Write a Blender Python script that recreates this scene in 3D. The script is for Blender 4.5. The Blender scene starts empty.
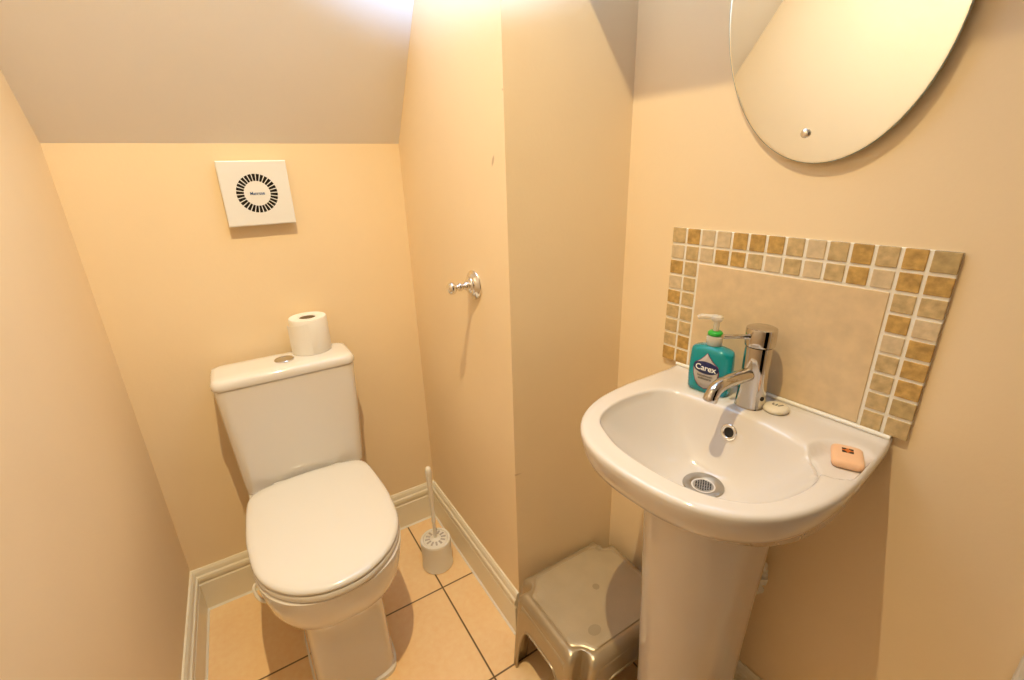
import bpy, bmesh, math, random
from mathutils import Vector, Matrix, Quaternion
random.seed(4)
C = bpy.context.scene.collection
PI = math.pi
sin, cos = math.sin, math.cos

# ------------------------------------------------------------------ materials
def new_mat(name):
    m = bpy.data.materials.new(name); m.use_nodes = True
    nt = m.node_tree
    return m, nt, nt.nodes['Principled BSDF']

def mat(name, col, rough=0.5, metal=0.0, coat=0.0, trans=0.0, ior=1.45, noise=0.0, nscale=30.0, bump=0.0, bscale=80.0, sss=0.0):
    m, nt, b = new_mat(name)
    b.inputs['Base Color'].default_value = (*col, 1)
    b.inputs['Roughness'].default_value = rough
    b.inputs['Metallic'].default_value = metal
    b.inputs['IOR'].default_value = ior
    b.inputs['Coat Weight'].default_value = coat
    b.inputs['Coat Roughness'].default_value = 0.04
    b.inputs['Transmission Weight'].default_value = trans
    if sss:
        b.inputs['Subsurface Weight'].default_value = sss
        b.inputs['Subsurface Radius'].default_value = (0.01, 0.006, 0.004)
    tc = nt.nodes.new('ShaderNodeTexCoord')
    if noise:
        n = nt.nodes.new('ShaderNodeTexNoise'); n.inputs['Scale'].default_value = nscale; n.inputs['Detail'].default_value = 6
        nt.links.new(tc.outputs['Object'], n.inputs['Vector'])
        r = nt.nodes.new('ShaderNodeMapRange'); r.inputs['From Min'].default_value = 0.3; r.inputs['From Max'].default_value = 0.7
        r.inputs['To Min'].default_value = 1 - noise; r.inputs['To Max'].default_value = 1 + noise
        nt.links.new(n.outputs['Fac'], r.inputs['Value'])
        mx = nt.nodes.new('ShaderNodeMix'); mx.data_type = 'RGBA'; mx.blend_type = 'MULTIPLY'; mx.inputs['Factor'].default_value = 1
        mx.inputs['A'].default_value = (*col, 1)
        nt.links.new(r.outputs['Result'], mx.inputs['B'])
        nt.links.new(mx.outputs['Result'], b.inputs['Base Color'])
    if bump:
        n2 = nt.nodes.new('ShaderNodeTexNoise'); n2.inputs['Scale'].default_value = bscale; n2.inputs['Detail'].default_value = 4
        nt.links.new(tc.outputs['Object'], n2.inputs['Vector'])
        bp = nt.nodes.new('ShaderNodeBump'); bp.inputs['Strength'].default_value = bump; bp.inputs['Distance'].default_value = 0.002
        nt.links.new(n2.outputs['Fac'], bp.inputs['Height'])
        nt.links.new(bp.outputs['Normal'], b.inputs['Normal'])
    return m

PAINT = (0.89, 0.71, 0.47)
M = {}
M['paint'] = mat('cream_paint', PAINT, 0.55, noise=0.025, nscale=3.0, bump=0.12, bscale=150)
M['ceiling'] = mat('ceiling_paint', (0.88, 0.82, 0.755), 0.7, noise=0.015, nscale=4, bump=0.08, bscale=120)
M['gloss'] = mat('skirting_gloss_paint', (0.86, 0.80, 0.66), 0.28, noise=0.02, nscale=8)
M['caulk'] = mat('white_sealant', (0.86, 0.84, 0.78), 0.5)
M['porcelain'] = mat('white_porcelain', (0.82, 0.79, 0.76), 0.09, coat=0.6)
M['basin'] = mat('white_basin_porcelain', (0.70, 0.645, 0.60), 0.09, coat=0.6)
M['plastic'] = mat('white_plastic', (0.86, 0.83, 0.77), 0.3)
M['seat'] = mat('white_seat_plastic', (0.80, 0.775, 0.73), 0.16, coat=0.3)
M['fan'] = mat('fan_white_plastic', (0.84, 0.83, 0.82), 0.35)
M['black'] = mat('dark_void', (0.012, 0.010, 0.008), 0.6)
M['chrome'] = mat('chrome', (0.82, 0.80, 0.77), 0.06, metal=1.0)
M['tapchrome'] = mat('tap_chrome', (0.60, 0.57, 0.53), 0.07, metal=1.0)
M['brushed'] = mat('brushed_steel', (0.46, 0.42, 0.36), 0.42, metal=1.0, noise=0.08, nscale=60)
M['silver'] = mat('silver_grey_plastic', (0.45, 0.37, 0.25), 0.32, metal=0.5, noise=0.06, nscale=14, bump=0.1, bscale=300)
M['silver_top'] = mat('silver_grey_grained_plastic', (0.46, 0.375, 0.25), 0.45, metal=0.25, noise=0.07, nscale=14, bump=0.3, bscale=500)
M['stain'] = mat('grey_grip_print', (0.33, 0.265, 0.17), 0.55)
M['slot'] = mat('shaded_slot_plastic', (0.50, 0.45, 0.42), 0.5)
M['paper'] = mat('toilet_tissue', (0.88, 0.85, 0.80), 0.95, bump=0.25, bscale=250)
M['card'] = mat('cardboard_core', (0.33, 0.24, 0.15), 0.9)
M['grout'] = mat('pale_tile_grout', (0.86, 0.82, 0.74), 0.7)
M['stone'] = mat('beige_stone_tile', (0.72, 0.545, 0.335), 0.38, noise=0.07, nscale=45, bump=0.1)
M['tile_gold'] = mat('golden_brown_stone', (0.52, 0.325, 0.105), 0.35, noise=0.28, nscale=90, bump=0.3, bscale=150)
M['tile_tan'] = mat('tan_stone', (0.56, 0.41, 0.21), 0.38, noise=0.2, nscale=90, bump=0.3, bscale=150)
M['tile_light'] = mat('pale_stone', (0.66, 0.52, 0.335), 0.38, noise=0.12, nscale=90, bump=0.3, bscale=150)
M['tile_olive'] = mat('olive_stone', (0.49, 0.36, 0.17), 0.38, noise=0.2, nscale=90, bump=0.3, bscale=150)
M['teal'] = mat('teal_liquid_soap', (0.0, 0.47, 0.56), 0.06, trans=0.55, ior=1.38, coat=0.4)
M['clear'] = mat('clear_plastic', (0.95, 0.92, 0.88), 0.12, trans=0.6, ior=1.3)
M['green'] = mat('green_plastic_collar', (0.03, 0.42, 0.05), 0.3)
M['navy'] = mat('navy_label_print', (0.015, 0.02, 0.10), 0.35)
M['silverlab'] = mat('silver_pink_label_print', (0.52, 0.47, 0.44), 0.4)
M['maroon'] = mat('maroon_label_print', (0.16, 0.02, 0.09), 0.4)
M['white_print'] = mat('white_print', (0.9, 0.9, 0.88), 0.4)
M['blue_print'] = mat('blue_print', (0.02, 0.09, 0.30), 0.4)
M['soap'] = mat('peach_soap', (0.83, 0.52, 0.32), 0.42, sss=0.15)
M['ivory'] = mat('ivory_soap', (0.76, 0.70, 0.58), 0.45, sss=0.1)
M['orange'] = mat('orange_print', (0.62, 0.16, 0.02), 0.45)
M['greyprint'] = mat('grey_letter_print', (0.16, 0.15, 0.13), 0.5)
M['mirror'] = mat('mirror_silver', (0.86, 0.87, 0.83), 0.015, metal=1.0)
M['glass_edge'] = mat('mirror_glass_edge', (0.35, 0.40, 0.36), 0.15)
M['door'] = mat('white_door_paint', (0.80, 0.77, 0.72), 0.3)

def scuffed_paint():
    m = M['paint'].copy(); m.name = 'cream_paint_scuffed'
    nt = m.node_tree; b = nt.nodes['Principled BSDF']
    src = b.inputs['Base Color'].links[0].from_socket
    tc = nt.nodes.new('ShaderNodeTexCoord')
    for (x, y, z), (sy, sz), dens in SCUFFS:
        mp = nt.nodes.new('ShaderNodeMapping'); mp.vector_type = 'TEXTURE'
        mp.inputs['Location'].default_value = (x, y, z); mp.inputs['Scale'].default_value = (0.05, sy, sz)
        mp.inputs['Rotation'].default_value = (math.radians(25), 0, 0)
        nt.links.new(tc.outputs['Object'], mp.inputs['Vector'])
        ln = nt.nodes.new('ShaderNodeVectorMath'); ln.operation = 'LENGTH'
        nt.links.new(mp.outputs['Vector'], ln.inputs[0])
        r = nt.nodes.new('ShaderNodeMapRange'); r.inputs['From Min'].default_value = 0.6; r.inputs['From Max'].default_value = 1.2
        r.inputs['To Min'].default_value = dens; r.inputs['To Max'].default_value = 0
        nt.links.new(ln.outputs['Value'], r.inputs['Value'])
        mx = nt.nodes.new('ShaderNodeMix'); mx.data_type = 'RGBA'
        mx.inputs['B'].default_value = (0.42, 0.25, 0.13, 1)
        nt.links.new(r.outputs['Result'], mx.inputs['Factor']); nt.links.new(src, mx.inputs['A'])
        src = mx.outputs['Result']
    nt.links.new(src, b.inputs['Base Color'])
    return m

def floor_mat():
    m, nt, b = new_mat('sandstone_floor_tiles')
    N = nt.nodes.new; L = nt.links.new
    tc = N('ShaderNodeTexCoord'); sp = N('ShaderNodeSeparateXYZ'); L(tc.outputs['Object'], sp.inputs[0])
    P = 0.3305
    def line(sock, off):
        a = N('ShaderNodeMath'); a.operation = 'SUBTRACT'; L(sock, a.inputs[0]); a.inputs[1].default_value = off - P*40.5
        d = N('ShaderNodeMath'); d.operation = 'MODULO'; L(a.outputs[0], d.inputs[0]); d.inputs[1].default_value = P
        s = N('ShaderNodeMath'); s.operation = 'SUBTRACT'; L(d.outputs[0], s.inputs[0]); s.inputs[1].default_value = P/2
        q = N('ShaderNodeMath'); q.operation = 'ABSOLUTE'; L(s.outputs[0], q.inputs[0])
        return q.outputs[0]
    mn = N('ShaderNodeMath'); mn.operation = 'MINIMUM'
    L(line(sp.outputs['X'], 0.3695), mn.inputs[0]); L(line(sp.outputs['Y'], 1.0795), mn.inputs[1])
    r = N('ShaderNodeMapRange'); L(mn.outputs[0], r.inputs['Value'])
    r.inputs['From Min'].default_value = 0.0016; r.inputs['From Max'].default_value = 0.0030
    n1 = N('ShaderNodeTexNoise'); n1.inputs['Scale'].default_value = 7; n1.inputs['Detail'].default_value = 8
    n2 = N('ShaderNodeTexNoise'); n2.inputs['Scale'].default_value = 60; n2.inputs['Detail'].default_value = 6
    L(tc.outputs['Object'], n1.inputs['Vector']); L(tc.outputs['Object'], n2.inputs['Vector'])
    ad = N('ShaderNodeMath'); ad.operation = 'ADD'; L(n1.outputs['Fac'], ad.inputs[0]); L(n2.outputs['Fac'], ad.inputs[1])
    cr = N('ShaderNodeValToRGB'); L(ad.outputs[0], cr.inputs['Fac'])
    cr.color_ramp.elements[0].position = 0.6; cr.color_ramp.elements[0].color = (0.92, 0.61, 0.31, 1)
    cr.color_ramp.elements[1].position = 1.4; cr.color_ramp.elements[1].color = (0.98, 0.72, 0.42, 1)
    h = N('ShaderNodeMath'); h.operation = 'MULTIPLY'; h.inputs[1].default_value = 0.5; L(ad.outputs[0], h.inputs[0]); L(h.outputs[0], cr.inputs['Fac'])
    cr.color_ramp.elements[0].position = 0.32; cr.color_ramp.elements[1].position = 0.66
    mx = N('ShaderNodeMix'); mx.data_type = 'RGBA'; mx.inputs['A'].default_value = (0.16, 0.095, 0.045, 1)
    L(r.outputs['Result'], mx.inputs['Factor']); L(cr.outputs['Color'], mx.inputs['B'])
    L(mx.outputs['Result'], b.inputs['Base Color'])
    b.inputs['Roughness'].default_value = 0.36
    bp = N('ShaderNodeBump'); bp.inputs['Strength'].default_value = 0.5; bp.inputs['Distance'].default_value = 0.002
    L(r.outputs['Result'], bp.inputs['Height']); L(bp.outputs['Normal'], b.inputs['Normal'])
    return m
M['floor'] = floor_mat()

# ------------------------------------------------------------------ mesh helpers
def obj(name, bm, m, parent=None, smooth=True, angle=35):
    me = bpy.data.meshes.new(name)
    bmesh.ops.recalc_face_normals(bm, faces=bm.faces[:])
    if smooth:
        for f in bm.faces: f.smooth = True
        lim = math.radians(angle)
        for e in bm.edges:
            if len(e.link_faces) == 2 and e.calc_face_angle(0) > lim: e.smooth = False
    bm.to_mesh(me); bm.free()
    for mm in (m if isinstance(m, (list, tuple)) else [m]): me.materials.append(mm)
    o = bpy.data.objects.new(name, me); C.objects.link(o)
    if parent: o.parent = parent
    return o

def tag(o, label=None, cat=None, group=None, kind=None):
    if label: o['label'] = label
    if cat: o['category'] = cat
    if group: o['group'] = group
    if kind: o['kind'] = kind
    return o

def thing(name, label, cat, loc=(0, 0, 0), rz=0):
    o = bpy.data.objects.new(name, None); C.objects.link(o)
    o.location = loc; o.rotation_euler = (0, 0, rz); o.empty_display_size = 0.05
    return tag(o, label, cat)

def loft(bm, rings, cap0=True, cap1=True, closed=True):
    vs = [[bm.verts.new(p) for p in r] for r in rings]
    n = len(rings[0])
    for a, b in zip(vs, vs[1:]):
        for i in range(n if closed else n-1):
            j = (i+1) % n
            bm.faces.new((a[i], a[j], b[j], b[i]))
    if cap0: bm.faces.new(vs[0][::-1])
    if cap1: bm.faces.new(vs[-1])
    return vs

def fan_cap(bm, ring, p):
    c = bm.verts.new(p); n = len(ring)
    for i in range(n): bm.faces.new((ring[i], ring[(i+1) % n], c))

def lathe(bm, prof, seg=32, mtx=None):
    """profile of (r, h) about local +Z"""
    rings = []
    for r, h in prof:
        r = max(r, 1e-5)
        rings.append([Vector((r*cos(2*PI*i/seg), r*sin(2*PI*i/seg), h)) for i in range(seg)])
    if mtx is not None: rings = [[mtx @ p for p in r] for r in rings]
    return loft(bm, rings)

def tube(bm, pts, rad, seg=12):
    pts = [Vector(p) for p in pts]
    if not isinstance(rad, (list, tuple)): rad = [rad]*len(pts)
    rings = []; prev = None
    for i, p in enumerate(pts):
        t = (pts[min(i+1, len(pts)-1)] - pts[max(i-1, 0)]).normalized()
        if prev is None:
            a = Vector((0, 0, 1)) if abs(t.z) < .9 else Vector((1, 0, 0))
            x = t.cross(a).normalized()
        else:
            x = (prev - t*prev.dot(t)).normalized()
        prev = x; y = t.cross(x)
        rings.append([p + (x*cos(2*PI*k/seg) + y*sin(2*PI*k/seg))*rad[i] for k in range(seg)])
    loft(bm, rings)

def catmull(pts, n=8, closed=False):
    pts = [Vector(p) for p in pts]; out = []
    m = len(pts)
    for i in range(m if closed else m-1):
        if closed: p0, p1, p2, p3 = pts[(i-1) % m], pts[i], pts[(i+1) % m], pts[(i+2) % m]
        else: p0, p1, p2, p3 = pts[max(i-1, 0)], pts[i], pts[i+1], pts[min(i+2, m-1)]
        for k in range(n):
            t = k/n
            out.append(0.5*((2*p1) + (p2-p0)*t + (2*p0-5*p1+4*p2-p3)*t*t + (3*p1-p0-3*p2+p3)*t**3))
    if not closed: out.append(pts[-1])
    return out

def rrect(hx, hy, r, seg=6, cx=0, cy=0):
    out = []
    for sx, sy, a0 in ((1, 1, 0), (-1, 1, PI/2), (-1, -1, PI), (1, -1, 1.5*PI)):
        for k in range(seg+1):
            a = a0 + PI/2*k/seg
            out.append((cx + sx*(hx-r) + r*cos(a), cy + sy*(hy-r) + r*sin(a)))
    return out

def box(bm, x0, x1, y0, y1, z0, z1, bev=0.0, seg=2, mtx=None):
    t = bmesh.new()
    bmesh.ops.create_cube(t, size=1)
    for v in t.verts:
        v.co = Vector((x0+(v.co.x+.5)*(x1-x0), y0+(v.co.y+.5)*(y1-y0), z0+(v.co.z+.5)*(z1-z0)))
    if bev: bmesh.ops.bevel(t, geom=t.edges[:], offset=bev, segments=seg, affect='EDGES', profile=0.5)
    if mtx is not None: bmesh.ops.transform(t, matrix=mtx, verts=t.verts)
    me = bpy.data.meshes.new('t'); t.to_mesh(me); t.free(); bm.from_mesh(me); bpy.data.meshes.remove(me)

def prism(bm, poly, z0, z1):
    loft(bm, [[(x, y, z0) for x, y in poly], [(x, y, z1) for x, y in poly]])

def poly_plate(bm, poly3, back):
    """solid plate from a planar 3D outline, thickened by vector back"""
    b = Vector(back)
    loft(bm, [[Vector(p) for p in poly3], [Vector(p)+b for p in poly3]])

def text_bm(body, size, width=None):
    cu = bpy.data.curves.new('t', 'FONT'); cu.body = body; cu.size = size; cu.align_x = 'CENTER'; cu.align_y = 'CENTER'
    cu.extrude = 0.0003; cu.offset = size*0.012; cu.resolution_u = 3
    o = bpy.data.objects.new('t', cu); C.objects.link(o)
    bpy.context.view_layer.update()
    dg = bpy.context.evaluated_depsgraph_get()
    me = bpy.data.meshes.new_from_object(o.evaluated_get(dg))
    bpy.data.objects.remove(o); bpy.data.curves.remove(cu)
    bm = bmesh.new(); bm.from_mesh(me); bpy.data.meshes.remove(me)
    if width:
        xs = [v.co.x for v in bm.verts]; w = max(xs)-min(xs)
        for v in bm.verts: v.co.x *= width/w
    return bm

# ------------------------------------------------------------------ the room
AL = math.radians(-1.23); AR = math.radians(3.98)
YB = 1.416                         # back wall surface
XH = 0.494                         # alcove side wall surface (carries the hook)
RC = 0.850                         # right wall: RN . p = RC
RU = Vector((sin(AR), -cos(AR), 0)); RN = Vector((cos(AR), sin(AR), 0))
YBOX = 0.817                       # front corner of the boxed chimney
H = 2.50; YR = -1.10
ZF = 1.322; SLOPE = math.tan(math.radians(54.9))
def xl(y): return -0.283 + math.tan(AL)*(1.405-y)
def xr(y): return (RC - RN.y*y)/RN.x
BX = 0.793; BXY = 0.790            # inner corner of box front and right wall
BX = xr(BXY)
def RP(u, w, z=0): return RU*u + RN*(RC-w) + Vector((0, 0, z))
T = 0.10
def struct(name, bm, m, smooth=False): return tag(obj(name, bm, m, smooth=smooth), kind='structure')

SCUFFS = [((XH, 0.866, 1.259), (0.004, 0.011), 0.6), ((XH, YBOX+0.001, 0.535), (0.0025, 0.003), 0.4), ((XH, YBOX+0.003, 1.38), (0.003, 0.002), 0.4)]
M['paint_scuff'] = scuffed_paint()

bm = bmesh.new(); box(bm, -0.6, 1.2, YR-T, YB+T, -0.08, 0); struct('floor', bm, M['floor'])
bm = bmesh.new(); prism(bm, [(xl(YB), YB), (xl(YR), YR), (xl(YR)-T, YR), (xl(YB)-T, YB)], 0, H); struct('wall_left', bm, M['paint'])
bm = bmesh.new(); prism(bm, [(xl(YB)-T, YB), (XH, YB), (XH, YB+T), (xl(YB)-T, YB+T)], 0, ZF); struct('wall_back', bm, M['paint'])
# boxed chimney breast: its left side carries the hook, its front faces the basin corner
bm = bmesh.new()
prism(bm, [(XH, YB+T), (XH, YBOX), (XH+0.02, YBOX-0.0017), (XH+0.02, YB+T)], 0, H)
struct('wall_alcove', bm, M['paint_scuff'])
bm = bmesh.new(); prism(bm, [(XH+0.02, YBOX-0.0017), (BX, BXY), (BX+T, BXY), (BX+T, YB+T), (XH+0.02, YB+T)], 0, H); struct('wall_front', bm, M['paint'])
q = RU*(-0.6)
bm = bmesh.new(); prism(bm, [(BX, BXY), (xr(YR), YR), (xr(YR)+T, YR), (BX+T, BXY)], 0, H); struct('wall_right', bm, M['paint'])
# unseen wall behind the camera; doorway opening added to let bounced light escape
bm = bmesh.new()
for xa, xb, za in ((xl(YR)-T, -0.15, 0), (0.65, xr(YR)+T, 0), (-0.15, 0.65, 2.05)): box(bm, xa, xb, YR-T, YR, za, H)
struct('wall_rear', bm, M['paint'])
yt = YB - (H-ZF)/SLOPE
bm = bmesh.new()
loft(bm, [[(xl(YB)-T, YB, ZF), (xl(YB)-T, yt, H), (xl(YB)-T, yt, H+0.1), (xl(YB)-T, YB+T, H+0.1), (xl(YB)-T, YB+T, ZF)],
          [(XH+0.01, YB, ZF), (XH+0.01, yt, H), (XH+0.01, yt, H+0.1), (XH+0.01, YB+T, H+0.1), (XH+0.01, YB+T, ZF)]])
struct('ceiling_slope', bm, M['ceiling'])
bm = bmesh.new(); box(bm, -0.6, 1.2, YR-T, YB+T, H, H+0.1); struct('ceiling', bm, M['ceiling'])

# lamp position and an unseen box added to block its light above the basin
LAMP = Vector((0.073, 0.390, 2.43))
LU = RU.dot(LAMP); LW = RC - RN.dot(LAMP)
ZC = 1.372
def cut_z(w): return LAMP.z - (LAMP.z-ZC)*(LW-w)/LW
bm = bmesh.new()
w0, w1 = 0.30, 0.0
pr = [(w0, cut_z(w0)), (w0, H), (w1, H), (w1, cut_z(w0))]
ua, ub = RU.dot(Vector((0, 0.80, 0))), 0.9
loft(bm, [[RP(ua, w, z) for w, z in pr], [RP(ub, w, z) for w, z in pr]])
struct('added_lamp_blocker', bm, M['ceiling'])

# skirting boards with a torus profile, mitred along the wall line
PROF = [(0, 0), (0.014, 0), (0.014, 0.098), (0.0105, 0.102), (0.0105, 0.107), (0.0145, 0.111), (0.0155, 0.118), (0.0145, 0.126),
        (0.0105, 0.130), (0.0100, 0.136), (0.0085, 0.143), (0.0045, 0.150), (0, 0.150)]
CAULK = [(0.011, 0), (0.0185, 0), (0.0175, 0.0025), (0.0145, 0.0055), (0.011, 0.006)]
def along(p, q, pin, qin, prof):
    """p->q along the wall, pin/qin = unit-offset directions (with mitre) into the room"""
    bm = bmesh.new()
    loft(bm, [[Vector((p[0]+pin[0]*d, p[1]+pin[1]*d, h)) for d, h in prof], [Vector((q[0]+qin[0]*d, q[1]+qin[1]*d, h)) for d, h in prof]])
    return bm
cA, cB = (xl(YR), YR), (xl(YB), YB)
cCr, cD = (XH, YB), (XH, YBOX)
nl = (cos(AL), sin(AL)); 
mit_lb = (nl[0] + 0.02, -1.0); mit_bh = (-1.0, -1.0)
uD = 0.037
cE = (BX, BXY); cF = tuple(RP(uD, 0)[:2]); nr = (-RN.x, -RN.y)
for nm, a, b, ai, bi in (('left', cA, cB, nl, mit_lb), ('back', cB, cCr, mit_lb, mit_bh), ('alcove', cCr, cD, mit_bh, (-1, 0)), ('right', cE, cF, nr, nr)):
    struct('baseboard_'+nm, along(a, b, ai, bi, PROF), M['gloss'])
for k, (a, b, ai, bi) in enumerate(((cA, cB, nl, mit_lb), (cB, cCr, mit_lb, mit_bh), (cCr, cD, mit_bh, (-1, 0)), (cE, cF, nr, nr))):
    struct('trim_%d' % (k+1), along(a, b, ai, bi, CAULK), M['caulk'])

# door set into the right wall, its casing just enters the frame
bm = bmesh.new()
def wbox(bm, u0, u1, w0, w1, z0, z1, bev=0.0):
    mtx = Matrix.Translation(RN*RC) @ Matrix(((RU.x, RN.x, 0, 0), (RU.y, RN.y, 0, 0), (0, 0, 1, 0), (0, 0, 0, 1)))
    box(bm, u0, u1, -w1, -w0, z0, z1, bev, 2, mtx)
wbox(bm, 0.039, 0.104, 0, 0.02, 0, 2.05, 0.004); wbox(bm, 0.864, 0.929, 0, 0.02, 0, 2.05, 0.004); wbox(bm, 0.104, 0.864, 0, 0.02, 1.99, 2.05, 0.004)
struct('trim_5', bm, M['door'])
bm = bmesh.new(); wbox(bm, 0.106, 0.862, 0.0, 0.008, 0.01, 1.988)
for (a, b) in ((0.18, 0.45), (0.52, 0.79)):
    for (c, d) in ((0.2, 0.85), (1.0, 1.85)): wbox(bm, a, b, 0.008, 0.013, c, d, 0.003)
struct('door_1', bm, M['door'])

# ------------------------------------------------------------------ toilet
TX = 0.071
tl = thing('toilet', 'white close-coupled toilet with lid down against the back wall', 'toilet', (TX, 1.10, 0))
half = [(0, .812), (.05, .8195), (.1, .848), (.138, .893), (.160, .950), (.1675, 1.03), (.168, 1.08), (.162, 1.17), (.153, 1.222), (.132, 1.247), (.085, 1.260), (0, 1.266)]
full = [(x, y-1.10, 0) for x, y in half] + [(-x, y-1.10, 0) for x, y in half[-2:0:-1]]
LID = catmull(full, 6, True)
LC = Vector((0, -0.06, 0))
def lidring(off, z):
    out = []
    for p in LID:
        d = p - LC; L = d.length
        q = LC + d*((L+off)/L); out.append(Vector((q.x, q.y, z)))
    return out
def lidscale(s, z): return [Vector((LC.x+(p.x-LC.x)*s, LC.y+(p.y-LC.y)*s, z)) for p in LID]

# pan: bowl flowing into a squared pedestal
def panring(z, hw, yf, yb, nf, n=72):
    """front half is a superellipse, back part runs straight to yb"""
    ym = max(yf + 0.16, yf + hw*1.15); out = []
    k = n//2
    for i in range(k+1):
        a = PI*i/k            # 0..pi from right side round the front to the left
        cx, sy = cos(a), sin(a)
        x = hw*math.copysign(abs(cx)**(2/nf), cx); y = ym - (ym-yf)*abs(sy)**(2/nf)
        out.append(Vector((x, y-1.10, z)))
    bw = hw*0.93
    m = n-k-1
    back = [(-hw, ym+(yb-ym)*.25), (-bw, ym+(yb-ym)*.55), (-bw, yb-0.03), (-bw+0.012, yb-0.006), (-bw+0.03, yb), (0, yb), (bw-0.03, yb), (bw-0.012, yb-0.006), (bw, yb-0.03), (bw, ym+(yb-ym)*.55), (hw, ym+(yb-ym)*.25)]
    for x, y in back: out.append(Vector((x, y-1.10, z)))
    return out
rings = [panring(*a) for a in (
    (0.0, .104, .898, 1.33, 5.5), (0.012, .104, .898, 1.33, 5.5), (0.016, .099, .904, 1.33, 5.5), (0.10, .097, .906, 1.33, 5.5), (0.20, .096, .908, 1.33, 5.0),
    (0.240, .097, .907, 1.335, 4.4), (0.256, .101, .902, 1.34, 3.8), (0.270, .111, .888, 1.345, 3.2), (0.288, .126, .869, 1.35, 2.8), (0.312, .142, .849, 1.36, 2.55),
    (0.342, .155, .833, 1.37, 2.4), (0.378, .162, .823, 1.375, 2.3), (0.405, .165, .818, 1.38, 2.3), (0.415, .165, .817, 1.38, 2.3), (0.4185, .161, .822, 1.378, 2.3))]
bm = bmesh.new(); loft(bm, rings)
pan = obj('pan', bm, M['porcelain'], tl, angle=50)
# shallow groove-and-foot edging on both flanks of the pedestal
bm = bmesh.new()
bm2 = bmesh.new()
loft(bm2, [lidring(-.003, .4200), lidring(-.0005, .4215), lidring(0, .425), lidring(0, .434), lidring(-.002, .4365)], True, True)
obj('seat', bm2, M['seat'], tl, angle=60)
bm.free(); bm = bmesh.new()
vs = loft(bm, [lidring(-.005, .4385), lidring(-.0015, .4392), lidring(0, .4415), lidring(-.001, .4455), lidring(-.004, .4490), lidring(-.009, .4512), lidscale(.88, .4532), lidscale(.7, .4555), lidscale(.45, .457), lidscale(.2, .4577)], True, False)
fan_cap(bm, vs[-1], (LC.x, LC.y, .4578))
obj('seat_lid', bm, M['seat'], tl, angle=60)
for s in (-1, 1):
    bm = bmesh.new(); box(bm, s*.075-.016, s*.075+.016, .148, .172, .4185, .444, .005, 3); obj('hinge', bm, M['seat'], tl)
# cistern
def cring(z, hw, y0, y1, r):
    return [Vector((x, y, z)) for x, y in rrect(hw, (y1-y0)/2, r, 6, 0.004, (y0+y1)/2-1.10)]
bm = bmesh.new()
loft(bm, [cring(.4190, .152, 1.284, 1.383, .02), cring(.4225, .1575, 1.278, 1.386, .022), cring(.45, .160, 1.275, 1.388, .024), cring(.60, .1660, 1.264, 1.388, .024), cring(.745, .1715, 1.2575, 1.388, .024)])
obj('cistern', bm, M['porcelain'], tl, angle=50)
bm = bmesh.new()
vs = loft(bm, [cring(.7452, .166, 1.262, 1.388, .024), cring(.7465, .1730, 1.2555, 1.391, .026), cring(.750, .1750, 1.2535, 1.392, .027), cring(.760, .1750, 1.2535, 1.392, .027), cring(.767, .172, 1.2555, 1.391, .026), cring(.7715, .168, 1.260, 1.387, .024), cring(.7735, .160, 1.268, 1.38, .022), cring(.7742, .12, 1.29, 1.36, .02)])
lid = obj('cistern_lid', bm, M['porcelain'], tl, angle=50)
bm = bmesh.new()
lathe(bm, [(.0, .7735), (.0245, .7735), (.0250, .7765), (.0235, .7780), (.0215, .7775), (.0205, .7765), (0, .7772)], 40, Matrix.Translation((0.006, 1.322-1.10, 0)))
obj('flush_button', bm, M['tapchrome'], lid)
# white loop beside the bowl
bm = bmesh.new()
tube(bm, catmull([(-.150, -.130, .392), (-.160, -.130, .398), (-.167, -.132, .396), (-.169, -.136, .388), (-.166, -.142, .374), (-.158, -.148, .362), (-.146, -.150, .354)], 6), .0036, 10)
tag(obj('side_loop', bm, M['plastic'], tl), 'small white plastic loop at the left of the bowl')

# ------------------------------------------------------------------ toilet roll on the cistern
rl = thing('toilet_roll', 'white toilet roll standing on end on the toilet cistern lid', 'toilet roll', (0.158, 1.358, 0.7745))
bm = bmesh.new(); lathe(bm, [(.0215, 0), (.0480, 0), (.0500, .003), (.0500, .095), (.0480, .099), (.023, .0985), (.0215, .097), (.0215, 0)], 48)
obj('paper', bm, M['paper'], rl, angle=45)
bm = bmesh.new(); lathe(bm, [(.0195, .001), (.0213, .001), (.0213, .096), (.0195, .096), (.0195, .001)], 40)
obj('core', bm, M['card'], rl)
bm = bmesh.new()
rings = []
for i in range(13):
    a = math.radians(172 + i*7.5); r = .0503 + .0045*(1-i/12.0)
    rings.append([Vector((r*cos(a), r*sin(a), .001)), Vector(((r+.0008)*cos(a), (r+.0008)*sin(a), .001)), Vector(((r+.0008)*cos(a), (r+.0008)*sin(a), .092 - .012*(1-i/12))), Vector((r*cos(a), r*sin(a), .092-.012*(1-i/12)))])
loft(bm, rings); obj('loose_sheet', bm, M['paper'], rl)

# ------------------------------------------------------------------ extractor fan
fz = 1.2035
fn = thing('extractor_fan', 'square white extractor fan with a round grille high on the back wall', 'fan', (0.1005, YB, fz))
HW = .0785
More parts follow.
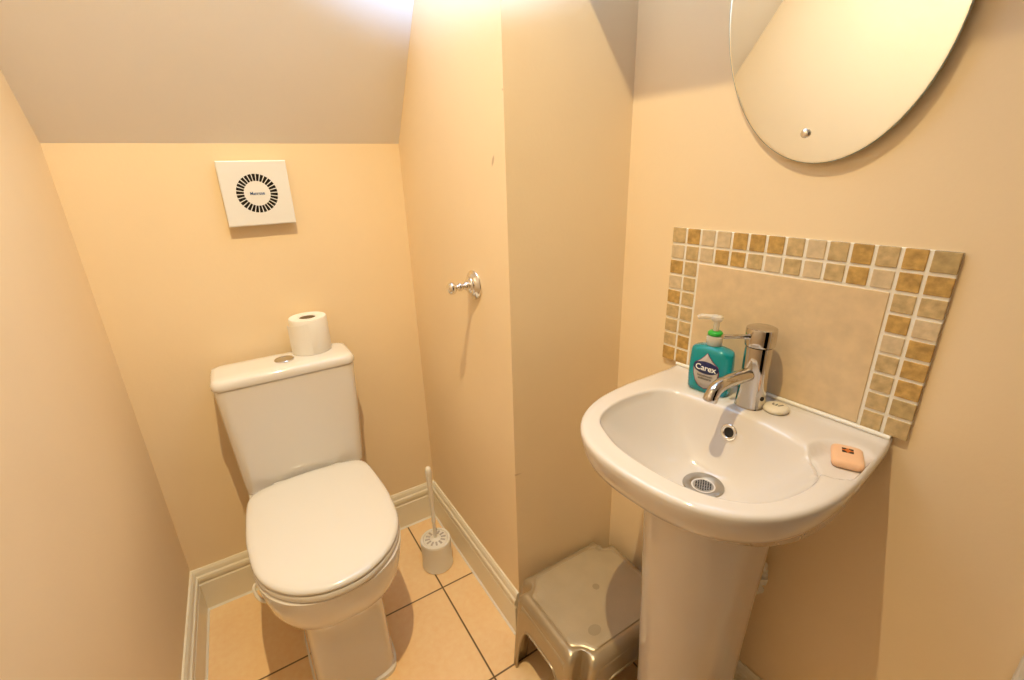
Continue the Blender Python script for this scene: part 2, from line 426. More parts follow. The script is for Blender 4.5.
# plate drawn in local x / z, facing -y; ring of slots cut between r1 and r2
NS = 30; r1, r2 = .0300, .0470
bm = bmesh.new()
seg = NS*4
def pt(r, k): return Vector((r*cos(2*PI*k/seg), -.026, r*sin(2*PI*k/seg)))
def sq(k, hw, y):
    c_, s_ = cos(2*PI*k/seg), sin(2*PI*k/seg); m_ = hw/max(abs(c_), abs(s_))
    return Vector((c_*m_, y, s_*m_))
R_in = [bm.verts.new(pt(r1, k)) for k in range(seg)]
R_out = [bm.verts.new(pt(r2, k)) for k in range(seg)]
S1 = [bm.verts.new(sq(k, HW-.003, -.026)) for k in range(seg)]
S2 = [bm.verts.new(sq(k, HW-.0006, -.0250)) for k in range(seg)]
S3 = [bm.verts.new(sq(k, HW, -.0225)) for k in range(seg)]
S4 = [bm.verts.new(sq(k, HW, -.010)) for k in range(seg)]
S5 = [bm.verts.new(sq(k, HW-.008, -.009)) for k in range(seg)]
S6 = [bm.verts.new(sq(k, HW-.008, 0)) for k in range(seg)]
cv = bm.verts.new((0, -.027, 0))
B_in = [bm.verts.new(pt(r1, k)+Vector((0, .012, 0))) for k in range(seg)]
B_out = [bm.verts.new(pt(r2, k)+Vector((0, .012, 0))) for k in range(seg)]
for k in range(seg):
    j = (k+1) % seg
    bm.faces.new((R_in[k], R_in[j], cv))
    bm.faces.new((B_in[k], B_in[j], B_out[j], B_out[k])).material_index = 1
    if k % 4 == 0: bm.faces.new((R_in[k], R_out[k], R_out[j], R_in[j]))
    for a, b in ((R_out, S1), (S1, S2), (S2, S3), (S3, S4), (S4, S5), (S5, S6)): bm.faces.new((a[k], b[k], b[j], a[j]))
    bm.faces.new((R_in[k], R_in[j], B_in[j], B_in[k])).material_index = 1
    bm.faces.new((R_out[k], B_out[k], B_out[j], R_out[j])).material_index = 1
obj('cover', bm, [M['fan'], M['black']], fn, smooth=False)
bm = text_bm('Manrose', .011, .033)
for v in bm.verts: v.co = Vector((v.co.x, -.0272-v.co.z*.5, v.co.y))
obj('lettering', bm, M['blue_print'], fn, smooth=False)

# ------------------------------------------------------------------ robe hook on the alcove wall
hk = thing('robe_hook', 'chrome knob hook with stepped round base on the alcove side wall', 'hook', (XH, 0.979, 0.984))
hk.scale = (0.98, 1.33, 1.33)
mx = Matrix.Rotation(-PI/2, 4, 'Y')
bm = bmesh.new(); lathe(bm, [(0, 0), (.0265, 0), (.027, .003), (.025, .006), (.0215, .0075), (.021, .010), (.0185, .0125), (.0155, .0135), (.015, .016), (.012, .0185), (.0085, .020), (0, .0205)], 40, mx)
obj('base', bm, M['chrome'], hk, angle=60)
bm = bmesh.new(); lathe(bm, [(0, .019), (.0075, .020), (.0085, .024), (.0065, .028), (.0048, .031), (.0058, .034), (.0075, .037), (.0078, .041), (.006, .045), (.0042, .048), (.0045, .051), (.0075, .0525), (.0103, .056), (.0115, .061), (.0105, .066), (.0075, .070), (.003, .0722), (0, .0725)], 32, mx)
obj('knob', bm, M['chrome'], hk, angle=60)

# ------------------------------------------------------------------ toilet brush
br = thing('toilet_brush', 'white plastic toilet brush in a round holder on the floor beside the skirting', 'toilet brush', (0.397, 1.180, 0))
bm = bmesh.new(); lathe(bm, [(0, 0), (.047, 0), (.0505, .002), (.0515, .006), (.0500, .009), (.0495, .012), (.0490, .06), (.0500, .096), (.0500, .101), (.0480, .1055), (.0445, .1065), (.041, .105), (.040, .090), (0, .090)], 48)
obj('holder', bm, M['plastic'], br, angle=45)
bm = bmesh.new()
vs = lathe(bm, [(0, .0905), (.0398, .0905), (.0398, .1040), (.037, .1055), (.014, .1065), (.010, .110), (0, .111)], 48)
obj('cap', bm, M['plastic'], br, angle=45)
for i in range(12):
    a = 2*PI*(i+.5)/12
    m_ = Matrix.Rotation(a, 4, 'Z') @ Matrix.Translation((.026, 0, .1063))
    bm = bmesh.new(); box(bm, -.008, .008, -.0032, .0032, -.0006, .0004, 0, 1, m_)
    obj('slot', bm, M['slot'], br, smooth=False)
bm = bmesh.new(); lathe(bm, [(0, .108), (.0052, .108), (.0050, .170), (.0068, .174), (.0075, .179), (.0062, .185), (.0058, .190), (.0066, .24), (.0084, .33), (.0098, .360), (.0100, .372), (.0085, .380), (.0045, .3845), (0, .3852)], 20)
obj('handle', bm, M['plastic'], br, angle=60)

# ------------------------------------------------------------------ step stool
st = thing('step_stool', 'silver grey plastic step stool in the corner beside the basin pedestal', 'stool', (0.612, 0.649, 0))
SX, SY, SH = .160, .140, .238
def stool_outline(hx, hy, notch, seg=8):
    """rectangle whose four corners carry a concave rounded flute"""
    out = []
    c = .054
    for (sx, sy, flip) in ((1, 1, 0), (-1, 1, 1), (-1, -1, 0), (1, -1, 1)):
        A = Vector((sx*hx, sy*(hy-c), 0)); B = Vector((sx*(hx-c), sy*hy, 0))
        mid = (A+B)/2; n_ = Vector((sx, sy, 0)).normalized()
        t_ = (B-A).normalized(); L = (B-A).length/2
        pts = []
        for k in range(seg*2+1):
            s = -1 + 2*k/(seg*2)
            edge = 1 - abs(s)
            if abs(s) > .60:           # shoulders, rounded convex
                q = (1-abs(s))/.40
                d = .011*math.sin(q*PI*.6)*1.0
            else:
                d = .0105 - notch*(cos(s/.60*PI)+1)/2
            pts.append(mid + t_*L*s + n_*d)
        if flip: pts = pts[::-1]
        out += pts
    return out
def side(a):  # which points belong to which side
    return a
base = stool_outline(SX, SY, .027)
NB = len(base)
def sring(hx, hy, notch, z): return [Vector((p.x, p.y, z)) for p in stool_outline(hx, hy, notch)]
bm = bmesh.new()
SP = .020
def spl(z): return SP*(1-z/SH)
# outer skin, top down; side panels get an arch cut through between the legs
top = [sring(SX-.034, SY-.034, .004, SH), sring(SX-.0265, SY-.0265, .004, SH), sring(SX-.0240, SY-.0240, .004, SH-.0022), sring(SX-.0205, SY-.0205, .005, SH-.0008), sring(SX-.0150, SY-.0150, .009, SH-.0022), sring(SX-.0110, SY-.0110, .0175, SH-.0042), sring(SX-.0055, SY-.0055, .0235, SH-.0088), sring(SX-.0014, SY-.0014, .0265, SH-.0165), sring(SX, SY, .027, SH-.026)]
vs = loft(bm, top, False, False)
f = bm.faces.new(vs[0]); f.material_index = 1
for fc in bm.faces:
    if fc.calc_center_median().z > SH-.0003: fc.material_index = 1
# walls: resample the outline into leg corners and straight sides with an arch
def wall_strip(p, q, n):
    return [p.lerp(q, i/n) for i in range(1, n)]
o = base; seg2 = 17
rows = [SH-.026, SH-.036, SH-.05, .168, .145, .125, .10, .07, .035, .0]
corner = [o[i*seg2:(i+1)*seg2] for i in range(4)]
def push(p, z):
    e = spl(z); return Vector((p.x + math.copysign(e, p.x), p.y + math.copysign(e*.2, p.y), z))
cgrid = []
for ci in range(4):
    g = []
    for ri, z in enumerate(rows):
        if ri == 0: g.append(vs[-1][ci*seg2:(ci+1)*seg2])
        else: g.append([bm.verts.new(push(p, z)) for p in corner[ci]])
    for a, b in zip(g, g[1:]):
        for i in range(seg2-1): bm.faces.new((a[i], a[i+1], b[i+1], b[i]))
    cgrid.append(g)
NSD = 24
arch_pts = []
for ci in range(4):
    A = cgrid[ci]; B = cgrid[(ci+1) % 4]
    pa, pb = corner[ci][-1], corner[(ci+1) % 4][0]
    ztop = .158 if ci % 2 == 1 else .162
    def zarch(t):
        s = abs(2*t-1)
        return ztop*(1-max(0, (s-.50)/.50)**2.2)**(1/2.2) if s > .5 else ztop
    # columns from leg edge to leg edge
    cols = []
    for i in range(NSD+1):
        t = i/NSD
        t = .5 - .5*cos(PI*t)           # denser near the legs
        za = zarch(t) if 0 < i < NSD else 0.0
        col = []
        for ri in range(len(rows)):
            f_ = ri/(len(rows)-1)
            z = rows[0] + (za-rows[0])*f_
            if i == 0: col.append(A[ri][-1])
            elif i == NSD: col.append(B[ri][0])
            elif ri == 0: col.append(bm.verts.new(pa.lerp(pb, t).to_3d() + Vector((0, 0, rows[0]))) )
            else:
                p = push(pa, z).lerp(push(pb, z), t); col.append(bm.verts.new(p))
        cols.append(col)
    for a, b in zip(cols, cols[1:]):
        for ri in range(len(rows)-1): bm.faces.new((a[ri], b[ri], b[ri+1], a[ri+1]))
    # close the seam of the top rim over the straight side
    tri = [A[0][-1]] + [c[0] for c in cols[1:-1]] + [B[0][0]]
    arch_pts.append([c[-1].co.copy() for c in cols])
    # thin filler between rim edge and the subdivided side
    bm.faces.new(tri[::-1]) if False else None
stool = obj('body', bm, [M['silver'], M['silver_top']], st, angle=40)
sol = stool.modifiers.new('wall_thickness', 'SOLIDIFY'); sol.thickness = .0035; sol.offset = -1
# rolled lip round each arch
for pts in arch_pts:
    bm = bmesh.new(); tube(bm, pts, .0030, 8); obj('arch_lip', bm, M['silver'], st)
# round grip prints on the top
for (x, y, rx, ry) in ((-.066, -.078, .0165, .013), (.016, .010, .009, .009), (.108, .104, .010, .007)):
    bm = bmesh.new(); lathe(bm, [(0, 0), (1, 0), (1, .0004), (0, .0004)], 28, Matrix.Translation((x, y, SH-.0001)) @ Matrix.Diagonal((rx, ry, 1, 1)))
    obj('grip_print', bm, M['stain'], st, smooth=False)

# ------------------------------------------------------------------ wash basin
UC = -0.364
RZ = math.atan2(RU.y, RU.x)
def at_wall(u, w, z=0): return RP(u, w, z)
wb = thing('washbasin', 'white pedestal washbasin below the mosaic splashback', 'washbasin', RP(UC, 0, 0), RZ)
ZR = .822
def hw_out(w):
    if w < .15: return .197 + .0095*min(1, w/.15)**.7
    t = (w-.15)/.2455
    return .2065*max(0, 1-t**2.55)**(1/2.55)
WM = .3955
out = [(0.197, 0.0)]
for i in range(1, 16): out.append((hw_out(.15*i/15), .15*i/15))
for i in range(1, 60):
    a = PI/2*i/60
    w = .15 + .2455*sin(a)**(1/1.0); out.append((hw_out(w), w))
OUT = [(x, w) for x, w in out] + [(0, WM)] + [(-x, w) for x, w in out[::-1]]
INN = catmull([(x, w, 0) for x, w in ((-.095, .334), (-.133, .312), (-.154, .272), (-.161, .212), (-.150, .148), (-.118, .116), (-.06, .106), (.0, .102), (.06, .106), (.118, .121), (.152, .150), (.168, .195), (.166, .245), (.150, .295), (.120, .328), (.070, .350), (.010, .3555), (-.050, .350))], 10, True)
INN = [(p.x, p.y) for p in INN]
BC = (0.003, .205)
def ray(poly, a):
    d = (cos(a), sin(a)); best = None
    for (x0, y0), (x1, y1) in zip(poly, poly[1:]+poly[:1]):
        ex, ey = x1-x0, y1-y0
        det = d[0]*(-ey) + ex*d[1]
        if abs(det) < 1e-12: continue
        rx, ry = x0-BC[0], y0-BC[1]
        t = (rx*(-ey) + ex*ry)/det; s = (d[0]*ry - d[1]*rx)/det
        if t > 0 and -1e-6 <= s <= 1+1e-6 and (best is None or t > best): best = t
    return best
NA = 192
angs = [2*PI*i/NA for i in range(NA)]
for cx, cw in ((.197, 0), (-.197, 0)):
    a = math.atan2(cw-BC[1], cx-BC[0]) % (2*PI)
    k = min(range(NA), key=lambda i: abs(angs[i]-a)); angs[k] = a
Ri = [ray(INN, a) for a in angs]; Ro = [ray(OUT, a) for a in angs]
WC = (0.0, .186); ZW = .704; RWS = .0285
def sm(x): x = max(0, min(1, x)); return x*x*(3-2*x)
def deckz(x, w, z):
    z += .008*sm((.020-w)/.008)
    d = math.hypot((x-.166)/.038, (w-.120)/.051)
    z -= .0150*sm((1.18-d)/.40)
    d2 = math.hypot((x-.142)/.018, (w-.168)/.022)      # little drain lip to the bowl
    z -= .006*sm((1.2-d2)/.8)
    return z
def P(x, w, z): return Vector((x, -w, z))
rings = []
TS = [i/22 for i in range(23)]
for t in TS:
    r = []
    for a, ri in zip(angs, Ri):
        xi, wi = BC[0]+ri*cos(a), BC[1]+ri*sin(a)
        aw = a
        xw, ww = WC[0]+RWS*cos(aw), WC[1]+RWS*sin(aw)
        z = ZW + (.8135-ZW)*(t**1.75)
        s = t**.9
        x = xw+(xi-xw)*s; w = ww+(wi-ww)*s
        r.append(P(x, w, z if t < .9 else z + (deckz(xi, wi, 0) if t == 1 else 0)*.6))
    rings.append(r)
for s, dz in ((.025, -.0045), (.055, -.0020), (.10, -.0006), (.17, 0), (.26, 0), (.35, 0), (.44, 0), (.53, 0), (.62, 0), (.70, 0), (.78, 0), (.84, 0)):
    r = []
    for a, ri, ro in zip(angs, Ri, Ro):
        L = ri + (ro-.013-ri)*s/.84
        x, w = BC[0]+L*cos(a), BC[1]+L*sin(a)
        r.append(P(x, w, deckz(x, w, ZR)+dz))
    rings.append(r)
def outring(inset, z, sc=None):
    r = []
    for a, ro in zip(angs, Ro):
        x, w = BC[0]+(ro-inset)*cos(a), BC[1]+(ro-inset)*sin(a)
        if sc: x = x*sc[0]; w = w*sc[1]
        r.append(P(x, max(w, 0.0), z+(.008*sm((.020-w)/.008) if z > .80 else 0)))
    return r
rings += [outring(.0060, ZR-.0006), outring(.0030, ZR-.0018), outring(.0010, ZR-.0042), outring(.0000, ZR-.0080), outring(.0012, ZR-.018), outring(.0040, ZR-.032), outring(.0075, ZR-.043), outring(.012, ZR-.052),
          outring(.014, ZR-.061, (.985, .965)), outring(.010, ZR-.080, (.955, .90)), outring(.010, ZR-.100, (.90, .82)), outring(.010, ZR-.122, (.80, .73)), outring(.010, ZR-.142, (.68, .66)), outring(.010, ZR-.158, (.56, .61))]
bm = bmesh.new(); loft(bm, rings, True, True)
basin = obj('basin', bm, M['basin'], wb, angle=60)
# pedestal
def pring(z, hw, wc, hd):
    r = []
    n = 64
    for i in range(n):
        a = 2*PI*i/n
        c_, s_ = cos(a), sin(a)
        w = wc + (hd if s_ > 0 else .115)*math.copysign(abs(s_)**(2/(2.3 if s_ > 0 else 5)), s_)
        r.append(P(.004+hw*math.copysign(abs(c_)**(2/2.3), c_), w, z))
    return r
bm = bmesh.new()
loft(bm, [pring(*a) for a in ((0, .088, .178, .108), (.012, .088, .178, .108), (.02, .082, .178, .102), (.08, .077, .178, .097), (.25, .080, .178, .098), (.45, .088, .178, .102), (.60, .096, .178, .106), (.690, .101, .178, .108))])
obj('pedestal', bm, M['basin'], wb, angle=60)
# overflow ring on the back of the bowl
def place(p, nrm): return Matrix.Translation(p) @ Vector(nrm).to_track_quat('Z', 'Y').to_matrix().to_4x4()
k = min(range(NA), key=lambda i: abs(angs[i]-1.5*PI))
k = (k-3) % NA
ti = 18
po = rings[ti][k]; tn = (rings[ti+1][k]-rings[ti-1][k]).normalized()
no = Vector((1, 0, 0)).cross(tn); no = no if no.y < 0 else -no
bm = bmesh.new(); lathe(bm, [(.0075, -.002), (.0145, -.002), (.0155, .001), (.0145, .0028), (.0105, .003), (.0090, .0015), (.0075, -.002)], 32, place(po, no))
ovf = obj('overflow_ring', bm, M['chrome'], wb, angle=60)
bm = bmesh.new(); lathe(bm, [(0, -.001), (.0089, -.001), (.0089, .0008), (0, .0008)], 28, place(po, no))
obj('overflow_hole', bm, M['black'], ovf)
# waste
bm = bmesh.new(); lathe(bm, [(0, ZW-.006), (.033, ZW-.006), (.0350, ZW+.0012), (.0340, ZW+.0030), (.028, ZW+.0028), (.021, ZW+.0005), (.0185, ZW-.0012), (0, ZW-.0012)], 40, Matrix.Translation((WC[0], -WC[1], 0)))
waste = obj('waste', bm, M['brushed'], wb, angle=60)
bm = bmesh.new(); lathe(bm, [(0, ZW-.002), (.0175, ZW-.002), (.0175, ZW+.0006), (0, ZW+.0008)], 32, Matrix.Translation((WC[0], -WC[1], 0)))
strn = obj('strainer', bm, M['brushed'], waste)
cells = [(i*.0046+(j % 2)*.0023, j*.0040) for i in range(-4, 5) for j in range(-4, 5)]
bm = bmesh.new()
for (x, y) in cells:
    if math.hypot(x, y) < .0155: lathe(bm, [(0, ZW+.0006), (.0014, ZW+.0006), (.0014, ZW+.0013), (0, ZW+.0013)], 8, Matrix.Translation((WC[0]+x, -WC[1]+y, 0)))
obj('strainer_holes', bm, M['black'], waste)
# white sealant bead where the basin meets the splashback
bm = bmesh.new(); tube(bm, [(-.194, -.0125, ZR+.0075), (-.1, -.0125, ZR+.0085), (0, -.0125, ZR+.0085), (.1, -.0125, ZR+.0085), (.196, -.0125, ZR+.0075)], .0038, 10)
obj('sealant_bead', bm, M['caulk'], wb)
# ragged sealant behind the pedestal
bm = bmesh.new()
for (x, w, z, r) in ((.058, .030, .470, .012), (.064, .028, .456, .010), (.066, .028, .440, .012), (.060, .030, .426, .009), (.062, .028, .410, .010), (.057, .024, .396, .008), (.050, .018, .45, .013), (.050, .018, .42, .012)):
    t = bmesh.new(); bmesh.ops.create_icosphere(t, subdivisions=2, radius=r)
    for v in t.verts: v.co = Vector((x, -w, z)) + v.co*random.uniform(.75, 1.2)
    me = bpy.data.meshes.new('t'); t.to_mesh(me); t.free(); bm.from_mesh(me); bpy.data.meshes.remove(me)
tag(obj('sealant', bm, M['caulk'], wb), 'ragged white filler behind the pedestal edge')

# ------------------------------------------------------------------ splashback
sb = thing('tiled_splashback', 'beige stone splashback framed by gold and tan mosaic tiles above the basin', 'splashback', RP(-.3745, 0, .831), RZ)
PT = .0321; NX, NY = 14, 9
W_, H_ = PT*NX, PT*NY
bm = bmesh.new(); box(bm, -W_/2, W_/2, -.0068, 0, 0, H_, .0008, 1)
obj('grout', bm, M['grout'], sb, smooth=False)
ROW1 = 'TGLLGGGTLTGTGO'; ROW2 = 'LTLGGTLTLTGLGG'
LEFT = ['GT', 'LT', 'GT', 'TT', 'TT', 'TG', 'GG']; RIGHT = ['TT', 'GL', 'LG', 'TG', 'TG', 'TO', 'TT']
idx = {'G': 0, 'T': 1, 'L': 2, 'O': 3}
bm = bmesh.new()
for r in range(NY):
    for c in range(NX):
        if r == 0: k = ROW1[c]
        elif r == 1: k = ROW2[c]
        elif c < 2: k = LEFT[r-2][c]
        elif c >= NX-2: k = RIGHT[r-2][c-NX+2]
        else: continue
        x0 = -W_/2 + c*PT; z1 = H_ - r*PT; g = .0025
        n0 = len(bm.faces)
        l_, r_ = (g, g)
        if c == 0: l_ = .0
        if c == NX-1: r_ = .0
        t_ = 0 if r == 0 else g
        box(bm, x0+l_, x0+PT-r_, -.0085, -.002, z1-PT+(g if r < NY-1 else 0), z1-t_, .0010, 2)
        bm.faces.ensure_lookup_table()
        for fi in range(n0, len(bm.faces)): bm.faces[fi].material_index = idx[k]
obj('mosaic_border', bm, [M['tile_gold'], M['tile_tan'], M['tile_light'], M['tile_olive']], sb, smooth=False)
bm = bmesh.new(); box(bm, -W_/2+2*PT+.0025, W_/2-2*PT-.0025, -.0085, -.002, .002, H_-2*PT-.0025, .001, 2)
obj('stone_panel', bm, M['stone'], sb, smooth=False)

# ------------------------------------------------------------------ mirror
mr = thing('oval_mirror', 'frameless oval mirror on the wall above the splashback', 'mirror', RP(-.367, .0080, 1.469), RZ + math.radians(-2.5))
a_, b_, phi = .1607, .2339, math.radians(8.2)
def ell(s, y):
    out = []
    for i in range(96):
        t = 2*PI*i/96
        x, z = (a_-s)*cos(t), (b_-s)*sin(t)
        out.append(Vector((x*cos(phi)-z*sin(phi), y, x*sin(phi)+z*cos(phi))))
    return out
bm = bmesh.new()
loft(bm, [ell(.0005, -.0002), ell(0, -.0006), ell(0, -.0037), ell(.0004, -.0040)])
obj('glass_backing', bm, M['glass_edge'], mr, angle=40)
bm = bmesh.new(); loft(bm, [ell(.0008, -.0039), ell(.0012, -.0044), ell(.0035, -.0046)])
obj('mirror_face', bm, M['mirror'], mr, smooth=False)
CLX, CLZ = -.371+.367, 1.281-1.469
mc = Matrix.Translation((CLX, -.0045, CLZ)) @ Matrix.Rotation(PI/2, 4, 'X')
bm = bmesh.new(); lathe(bm, [(0, 0), (.0062, 0), (.0068, .001), (.0066, .003), (.0050, .0042), (.0030, .005), (0, .0053)], 24, mc)
obj('mirror_screw', bm, M['chrome'], mr, angle=60)
for zz in (CLZ, .19):
    bm = bmesh.new(); lathe(bm, [(0, 0), (.006, 0), (.006, .007), (0, .007)], 20, Matrix.Translation((CLX, .007, zz)) @ Matrix.Rotation(PI/2, 4, 'X'))
    obj('spacer', bm, M['plastic'], mr)

# ------------------------------------------------------------------ mixer tap
tp = thing('mixer_tap', 'chrome single lever mixer tap on the back of the basin', 'tap', RP(-.367, .058, ZR), RZ)
tp.scale = (1.05, 1.05, 1.0)
bm = bmesh.new()
def trr(hx, hy, r, z): return [Vector((x, y, z)) for x, y in rrect(hx, hy, r, 8)]
loft(bm, [trr(.0225, .0225, .017, 0), trr(.0232, .0232, .0175, .0012), trr(.0225, .0225, .017, .004), trr(.0215, .0215, .0185, .03), trr(.0212, .0212, .021, .07), trr(.0215, .0215, .0213, .112), trr(.0212, .0212, .021, .1155), trr(.018, .018, .0178, .1160)])
obj('body', bm, M['tapchrome'], tp, angle=40)
bm = bmesh.new()
lathe(bm, [(0, .1165), (.0205, .1165), (.0235, .1180), (.0240, .122), (.0240, .146), (.0232, .1490), (.0200, .1505), (0, .1508)], 40)
head = obj('lever_head', bm, M['tapchrome'], tp, angle=40)
d = Vector((-.42, -.90, .10)).normalized()
p0 = Vector((0, 0, .133)) + d*.022
bm = bmesh.new()
tube(bm, [p0 - d*.003, p0, p0 + d*.004, p0 + d*.025, p0 + d*.046, p0+d*.049, p0+d*.0495], [.0072, .0072, .0042, .0040, .0042, .0038, .0015], 14)
obj('lever', bm, M['tapchrome'], head, angle=50)
bm = bmesh.new()
path = catmull([(-.002, -.010, .0650), (-.004, -.028, .0650), (-.008, -.054, .0645), (-.012, -.077, .0620), (-.0137, -.091, .0570), (-.0144, -.099, .0500), (-.0148, -.1025, .0430)], 5)
n = len(path)
tube(bm, path, [.0125 - .0018*i/(n-1) for i in range(n)], 20)
spout = obj('spout', bm, M['tapchrome'], tp, angle=50)
e = path[-1]; dd = (path[-1]-path[-2]).normalized()
bm = bmesh.new(); lathe(bm, [(0, -.004), (.0112, -.004), (.0118, 0), (.0118, .006), (.0105, .008), (.006, .007), (0, .007)], 24, place(e, dd))
obj('aerator', bm, M['tapchrome'], spout, angle=50)
bm = bmesh.new(); lathe(bm, [(0, 0), (.0042, 0), (.0040, .0015), (0, .0018)], 18, place(Vector((.0212, -.006, .022)), Vector((1, -.2, 0))))
obj('grub_screw_cap', bm, M['black'], tp)

# ------------------------------------------------------------------ liquid soap bottle
sd = thing('soap_dispenser', 'teal liquid hand soap pump bottle standing on the basin left of the tap', 'soap bottle', RP(-.4475, .064, ZR), RZ + math.radians(6))
def bring(z, hx, hy, n=3.2, seg=56):
    out = []
    for i in range(seg):
        a = 2*PI*i/seg; c_, s_ = cos(a), sin(a)
        out.append(Vector((hx*math.copysign(abs(c_)**(2/n), c_), hy*math.copysign(abs(s_)**(2/n), s_), z)))
    return out
bm = bmesh.new()
loft(bm, [bring(0, .030, .014), bring(.0015, .0345, .0175), bring(.006, .0365, .0195), bring(.03, .0372, .0200), bring(.06, .0368, .0198), bring(.078, .0360, .0190), bring(.0835, .0345, .0180), bring(.0865, .0310, .0165), bring(.089, .022, .0145, 2.6), bring(.0905, .0135, .0125, 2.2), bring(.092, .0115, .0115, 2), bring(.097, .0110, .0110, 2)])
bottle = obj('bottle', bm, M['teal'], sd, angle=60)
def face_y(x, z, off):
    hx, hy, n = .0372, .0200, 3.2
    t = min(.999, abs(x)/hx)
    return -(hy*(1-t**n)**(1/n)) - off
def label_patch(outline, off, m, name, th=.0004):
    bm = bmesh.new()
    vs_ = [bm.verts.new((x, 0, z)) for x, z in outline]
    bm.faces.new(vs_)
    bmesh.ops.triangulate(bm, faces=bm.faces[:])
    bmesh.ops.subdivide_edges(bm, edges=bm.edges[:], cuts=3, use_grid_fill=True)
    for v in bm.verts: v.co.y = face_y(v.co.x, v.co.z, off)
    ob = obj(name, bm, m, bottle)
    s = ob.modifiers.new('t', 'SOLIDIFY'); s.thickness = th; s.offset = 0
    return ob
LS = .80
shield = [(0, .080)] + [(.006, .073), (.013, .066), (.024, .058), (.0275, .047), (.0262, .036), (.021, .024), (.012, .0150), (0, .0115)]
shield = [(x*LS, z) for x, z in shield]
shield = shield + [(-x, z) for x, z in shield[-2:0:-1]]
label_patch([(x*1.07, .045+(z-.045)*1.05) for x, z in shield], .0005, M['maroon'], 'label_rim')
label_patch(shield, .0010, M['silverlab'], 'label')
oval = [(.0285*LS*cos(2*PI*i/32), .0525+.0120*sin(2*PI*i/32)) for i in range(32)]
label_patch(oval, .0016, M['navy'], 'label_oval')
bm = text_bm('Carex', .0160, .037)
bmesh.ops.triangulate(bm, faces=bm.faces[:])
for v in bm.verts:
    x, z = v.co.x, v.co.y+.0520
    v.co = Vector((x, face_y(x, z, .0026)-v.co.z, z))
obj('lettering', bm, M['white_print'], bottle, smooth=False)
for j, (zz, ww) in enumerate(((.0365, .027), (.031, .024))):
    bm = text_bm('handwash' if j == 0 else 'antibacterial', .006, ww)
    bmesh.ops.triangulate(bm, faces=bm.faces[:])
    for v in bm.verts:
        x, z = v.co.x, v.co.y+zz
        v.co = Vector((x, face_y(x, z, .0018)-v.co.z, z))
    obj('small_print', bm, M['greyprint'], bottle, smooth=False)
bm = bmesh.new(); lathe(bm, [(0, .093), (.0128, .093), (.0133, .095), (.0133, .108), (.0125, .1100), (.0095, .1110), (0, .1110)], 32)
cap = obj('pump_collar', bm, M['clear'], sd, angle=45)
bm = bmesh.new(); lathe(bm, [(0, .1112), (.0115, .1112), (.0125, .1125), (.0122, .1165), (.0095, .1190), (0, .1195)], 32)
tag(obj('pump_ring', bm, M['green'], sd, angle=45), 'green plastic ring')
bm = bmesh.new()
lathe(bm, [(0, .1195), (.0048, .1195), (.0052, .135), (.0085, .139), (.0098, .1425), (.0092, .146), (.006, .1478), (0, .148)], 28)
tube(bm, catmull([(0, 0, .1435), (-.011, -.005, .1440), (-.022, -.010, .1437), (-.028, -.0125, .1412)], 5), [.0058]*4+[.0050]*8+[.0042]*4, 14)
obj('pump_nozzle', bm, M['clear'], sd, angle=50)

sd.scale = (1.09, 1.05, 1.04)
# ------------------------------------------------------------------ guest soaps
gs = thing('guest_soap', 'small round ivory guest soap lying beside the tap', 'soap', RP(-.3265, .046, ZR), RZ)
bm = bmesh.new(); lathe(bm, [(0, 0), (.0175, 0), (.0205, .002), (.0215, .0050), (.0200, .0085), (.0165, .0105), (0, .0115)], 40)
obj('bar', bm, M['ivory'], gs, angle=60)
bm = text_bm('u', .016, .0085)
for v in bm.verts: v.co = Vector((v.co.x-.003, v.co.y+.002, .0113+v.co.z))
obj('letter', bm, M['greyprint'], gs, smooth=False)
bm = bmesh.new(); box(bm, -.0011, .0011, -.0055, .0055, 0, .0006, 0, 1, Matrix.Translation((.006, .003, .0111)) @ Matrix.Rotation(math.radians(-24), 4, 'Z'))
obj('slash', bm, M['greyprint'], gs, smooth=False)

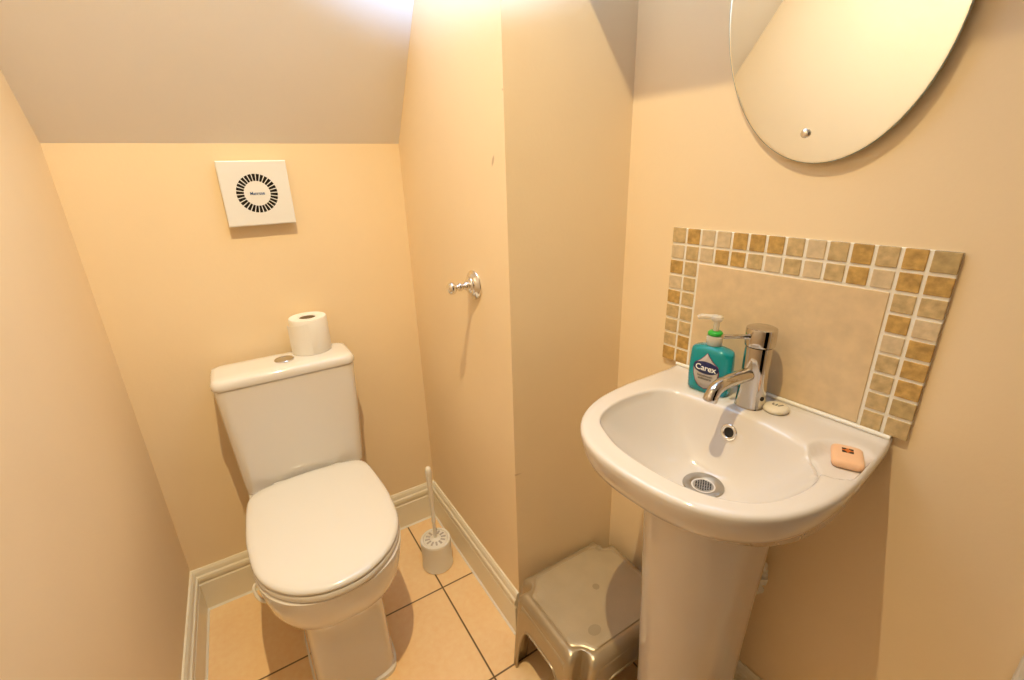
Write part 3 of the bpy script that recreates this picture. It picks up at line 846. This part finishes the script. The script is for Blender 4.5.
sp = thing('soap_bar', 'peach bar of soap with dark square stamp in the basin corner recess', 'soap', RP(-.195, .093, ZR-.0140), RZ + math.radians(22))
sp.scale = (.88, .80, .60)
bm = bmesh.new()
def sr(hx, hy, r, z): return [Vector((x, y, z)) for x, y in rrect(hx, hy, r, 8)]
loft(bm, [sr(.0185, .030, .008, 0), sr(.0215, .033, .0095, .002), sr(.0235, .035, .011, .008), sr(.0235, .035, .011, .014), sr(.0222, .0335, .010, .019), sr(.0195, .031, .009, .0215), sr(.014, .025, .008, .0222)])
obj('bar', bm, M['soap'], sp, angle=60)
zs = .0223
bm = bmesh.new(); box(bm, -.0085, .0085, -.0085, .0085, zs-.0004, zs+.0003, 0, 1, Matrix.Translation((0, .010, 0)))
stamp = obj('stamp', bm, M['black'], sp, smooth=False)
bm = bmesh.new()
lathe(bm, [(0, 0), (.0052, 0), (.0052, .0004), (0, .0004)], 8, Matrix.Translation((0, .010, zs+.0002)))
for a in range(4):
    m_ = Matrix.Translation((0, .010, zs+.0002)) @ Matrix.Rotation(a*PI/2, 4, 'Z') @ Matrix.Translation((.0064, 0, 0))
    box(bm, -.0019, .0019, -.0019, .0019, 0, .0004, 0, 1, m_)
obj('stamp_print', bm, M['orange'], stamp, smooth=False)

# ------------------------------------------------------------------ lights
def light(name, typ, loc, energy, col, **kw):
    l = bpy.data.lights.new(name, typ); l.energy = energy; l.color = col
    for k_, v_ in kw.items(): setattr(l, k_, v_)
    o = bpy.data.objects.new(name, l); C.objects.link(o); o.location = loc
    return o
def aim(o, d): o.rotation_euler = (-Vector(d).normalized()).to_track_quat('Z', 'Y').to_euler()
lamp = light('ceiling_lamp', 'SPOT', LAMP, 100, (1.0, 0.785, 0.44), shadow_soft_size=0.010, spot_size=math.radians(104), spot_blend=1.0)
aim(lamp, (-.04, .22, -1))
flash = light('camera_flash', 'SPOT', (0.03, 0.02, 1.40), 400, (0.26, 0.53, 1.0), shadow_soft_size=0.03, spot_size=math.radians(58), spot_blend=1.0)
aim(flash, (.37, .75, .54))
w = bpy.data.worlds.new('World'); bpy.context.scene.world = w; w.use_nodes = True
w.node_tree.nodes['Background'].inputs['Color'].default_value = (0.0, 0.0, 0.0, 1)

# ------------------------------------------------------------------ camera
cam = bpy.data.cameras.new('camera'); co = bpy.data.objects.new('camera', cam); C.objects.link(co)
cam.sensor_width = 36; cam.lens = 462.7576*36/1024; cam.clip_start = 0.01
y_, p_, r_ = map(math.radians, (-31.27493, 69.87197, -1.75222))
co.matrix_world = Matrix.Translation((0, 0, 1.24)) @ Matrix.Rotation(y_, 4, 'Z') @ Matrix.Rotation(p_, 4, 'X') @ Matrix.Rotation(r_, 4, 'Z')
sc = bpy.context.scene; sc.camera = co
vs_ = sc.view_settings; vs_.view_transform = 'Standard'; vs_.look = 'None'; vs_.exposure = 0.0; vs_.gamma = 1.0; vs_.use_curve_mapping = False
